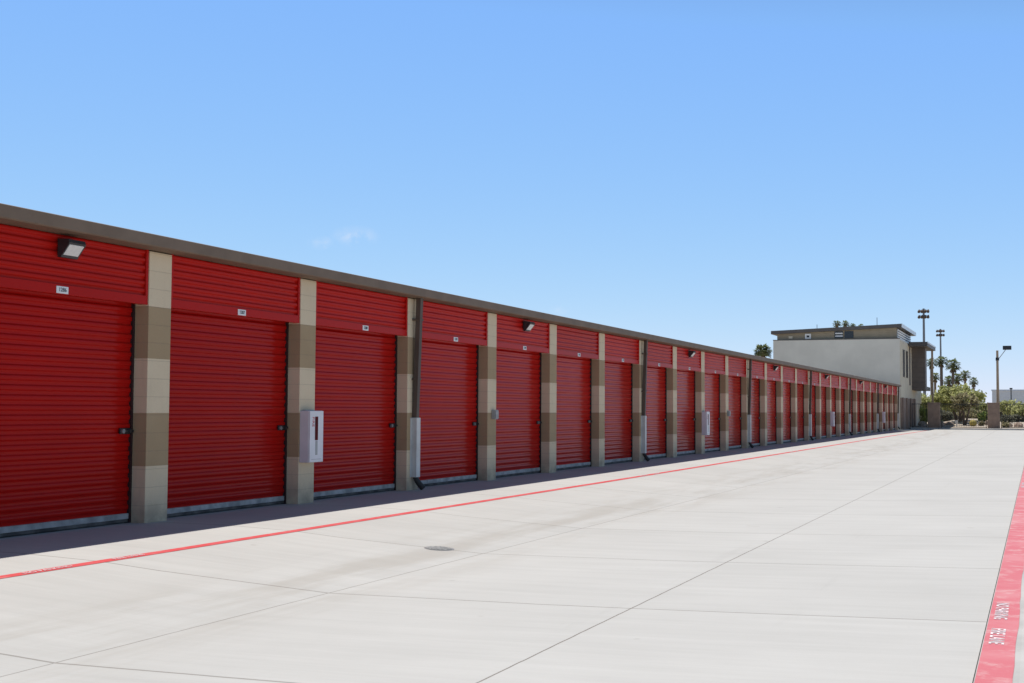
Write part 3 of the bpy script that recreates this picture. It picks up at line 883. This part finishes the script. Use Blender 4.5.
mb = MB(); V = []; nxh = 90
for j, (yy_, hh) in enumerate(((3600, 0), (3850, .55), (4100, 1.0), (4600, .5), (5200, 0))):
    for i in range(nxh):
        x = -3200+5200*i/(nxh-1)
        k = 24+30*mnoise.noise(Vector((x*.0011, 2.2, 0)))+12*mnoise.noise(Vector((x*.005, yy_*.002, 1)))
        V.append((x, yy_, -.3+max(0, k)*hh*1.25))
mb.add(V, [(j*nxh+i, j*nxh+i+1, (j+1)*nxh+i+1, (j+1)*nxh+i) for j in range(4) for i in range(nxh-1)], 0, True)
tag(mb.build('hills', M['hill']), kind='structure')

# ------------------------------------------------------------------ light
SUN = Vector((-.245, .20, 1.0)).normalized()
sd = bpy.data.lights.new('sun', 'SUN'); so = bpy.data.objects.new('sun', sd); COL.objects.link(so)
sd.energy = 5.0; sd.angle = R(.5); sd.color = (1, .95, .88)
so.rotation_euler = SUN.to_track_quat('Z', 'Y').to_euler(); so.location = (0, 0, 30)

w = bpy.data.worlds.new('World'); scene.world = w; w.use_nodes = True
nt = w.node_tree; g = G(nt); bg = nt.nodes['Background']
sky = g.n('ShaderNodeTexSky'); sky.sky_type = 'NISHITA'; sky.sun_disc = False
sky.sun_elevation = math.asin(SUN.z); sky.sun_rotation = math.atan2(SUN.x, SUN.y)
sky.air_density = 1.0; sky.dust_density = 0; sky.ozone_density = 6.0; sky.altitude = 2000
# two faint cloud wisps low in the sky
d = g.n('ShaderNodeTexCoord').outputs['Generated']
mask = None
for dirv, wd, amp in (((-.484, .877, .132), 90, .42), ((-.508, .868, .127), 130, .25), ((-.341, .939, .076), 200, .2)):
    dv = Vector(dirv).normalized()
    vm = g.n('ShaderNodeVectorMath', operation='SUBTRACT'); g.put(vm.inputs[0], d); vm.inputs[1].default_value = dv
    ln = g.n('ShaderNodeVectorMath', operation='LENGTH'); nt.links.new(g.mapping(vm.outputs[0], (1, 1, 2.2)), ln.inputs[0])
    fall = g.math('SUBTRACT', 1.0, g.ramp(ln.outputs['Value'], 0, 2.0/wd))
    mm = g.math('MULTIPLY', g.math('MULTIPLY', fall, g.ramp(g.noise(d, 90, 5, .6), .35, .7)), amp)
    mask = mm if mask is None else g.math('MAXIMUM', mask, mm)
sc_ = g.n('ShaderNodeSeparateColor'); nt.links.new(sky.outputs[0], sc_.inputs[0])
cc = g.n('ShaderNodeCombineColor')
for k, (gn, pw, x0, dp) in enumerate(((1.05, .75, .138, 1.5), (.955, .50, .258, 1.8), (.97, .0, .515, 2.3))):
    # zenith made darker to cut skylight in shade, horizon flatter than the model
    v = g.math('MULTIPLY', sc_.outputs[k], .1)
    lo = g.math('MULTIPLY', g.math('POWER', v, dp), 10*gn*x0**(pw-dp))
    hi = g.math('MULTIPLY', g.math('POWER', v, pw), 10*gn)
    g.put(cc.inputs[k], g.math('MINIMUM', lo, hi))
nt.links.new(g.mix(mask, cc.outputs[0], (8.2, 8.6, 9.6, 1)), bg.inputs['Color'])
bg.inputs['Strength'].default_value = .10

scene.view_settings.view_transform = 'Standard'
scene.view_settings.look = 'None'
scene.view_settings.exposure = 0
scene.view_settings.gamma = 1
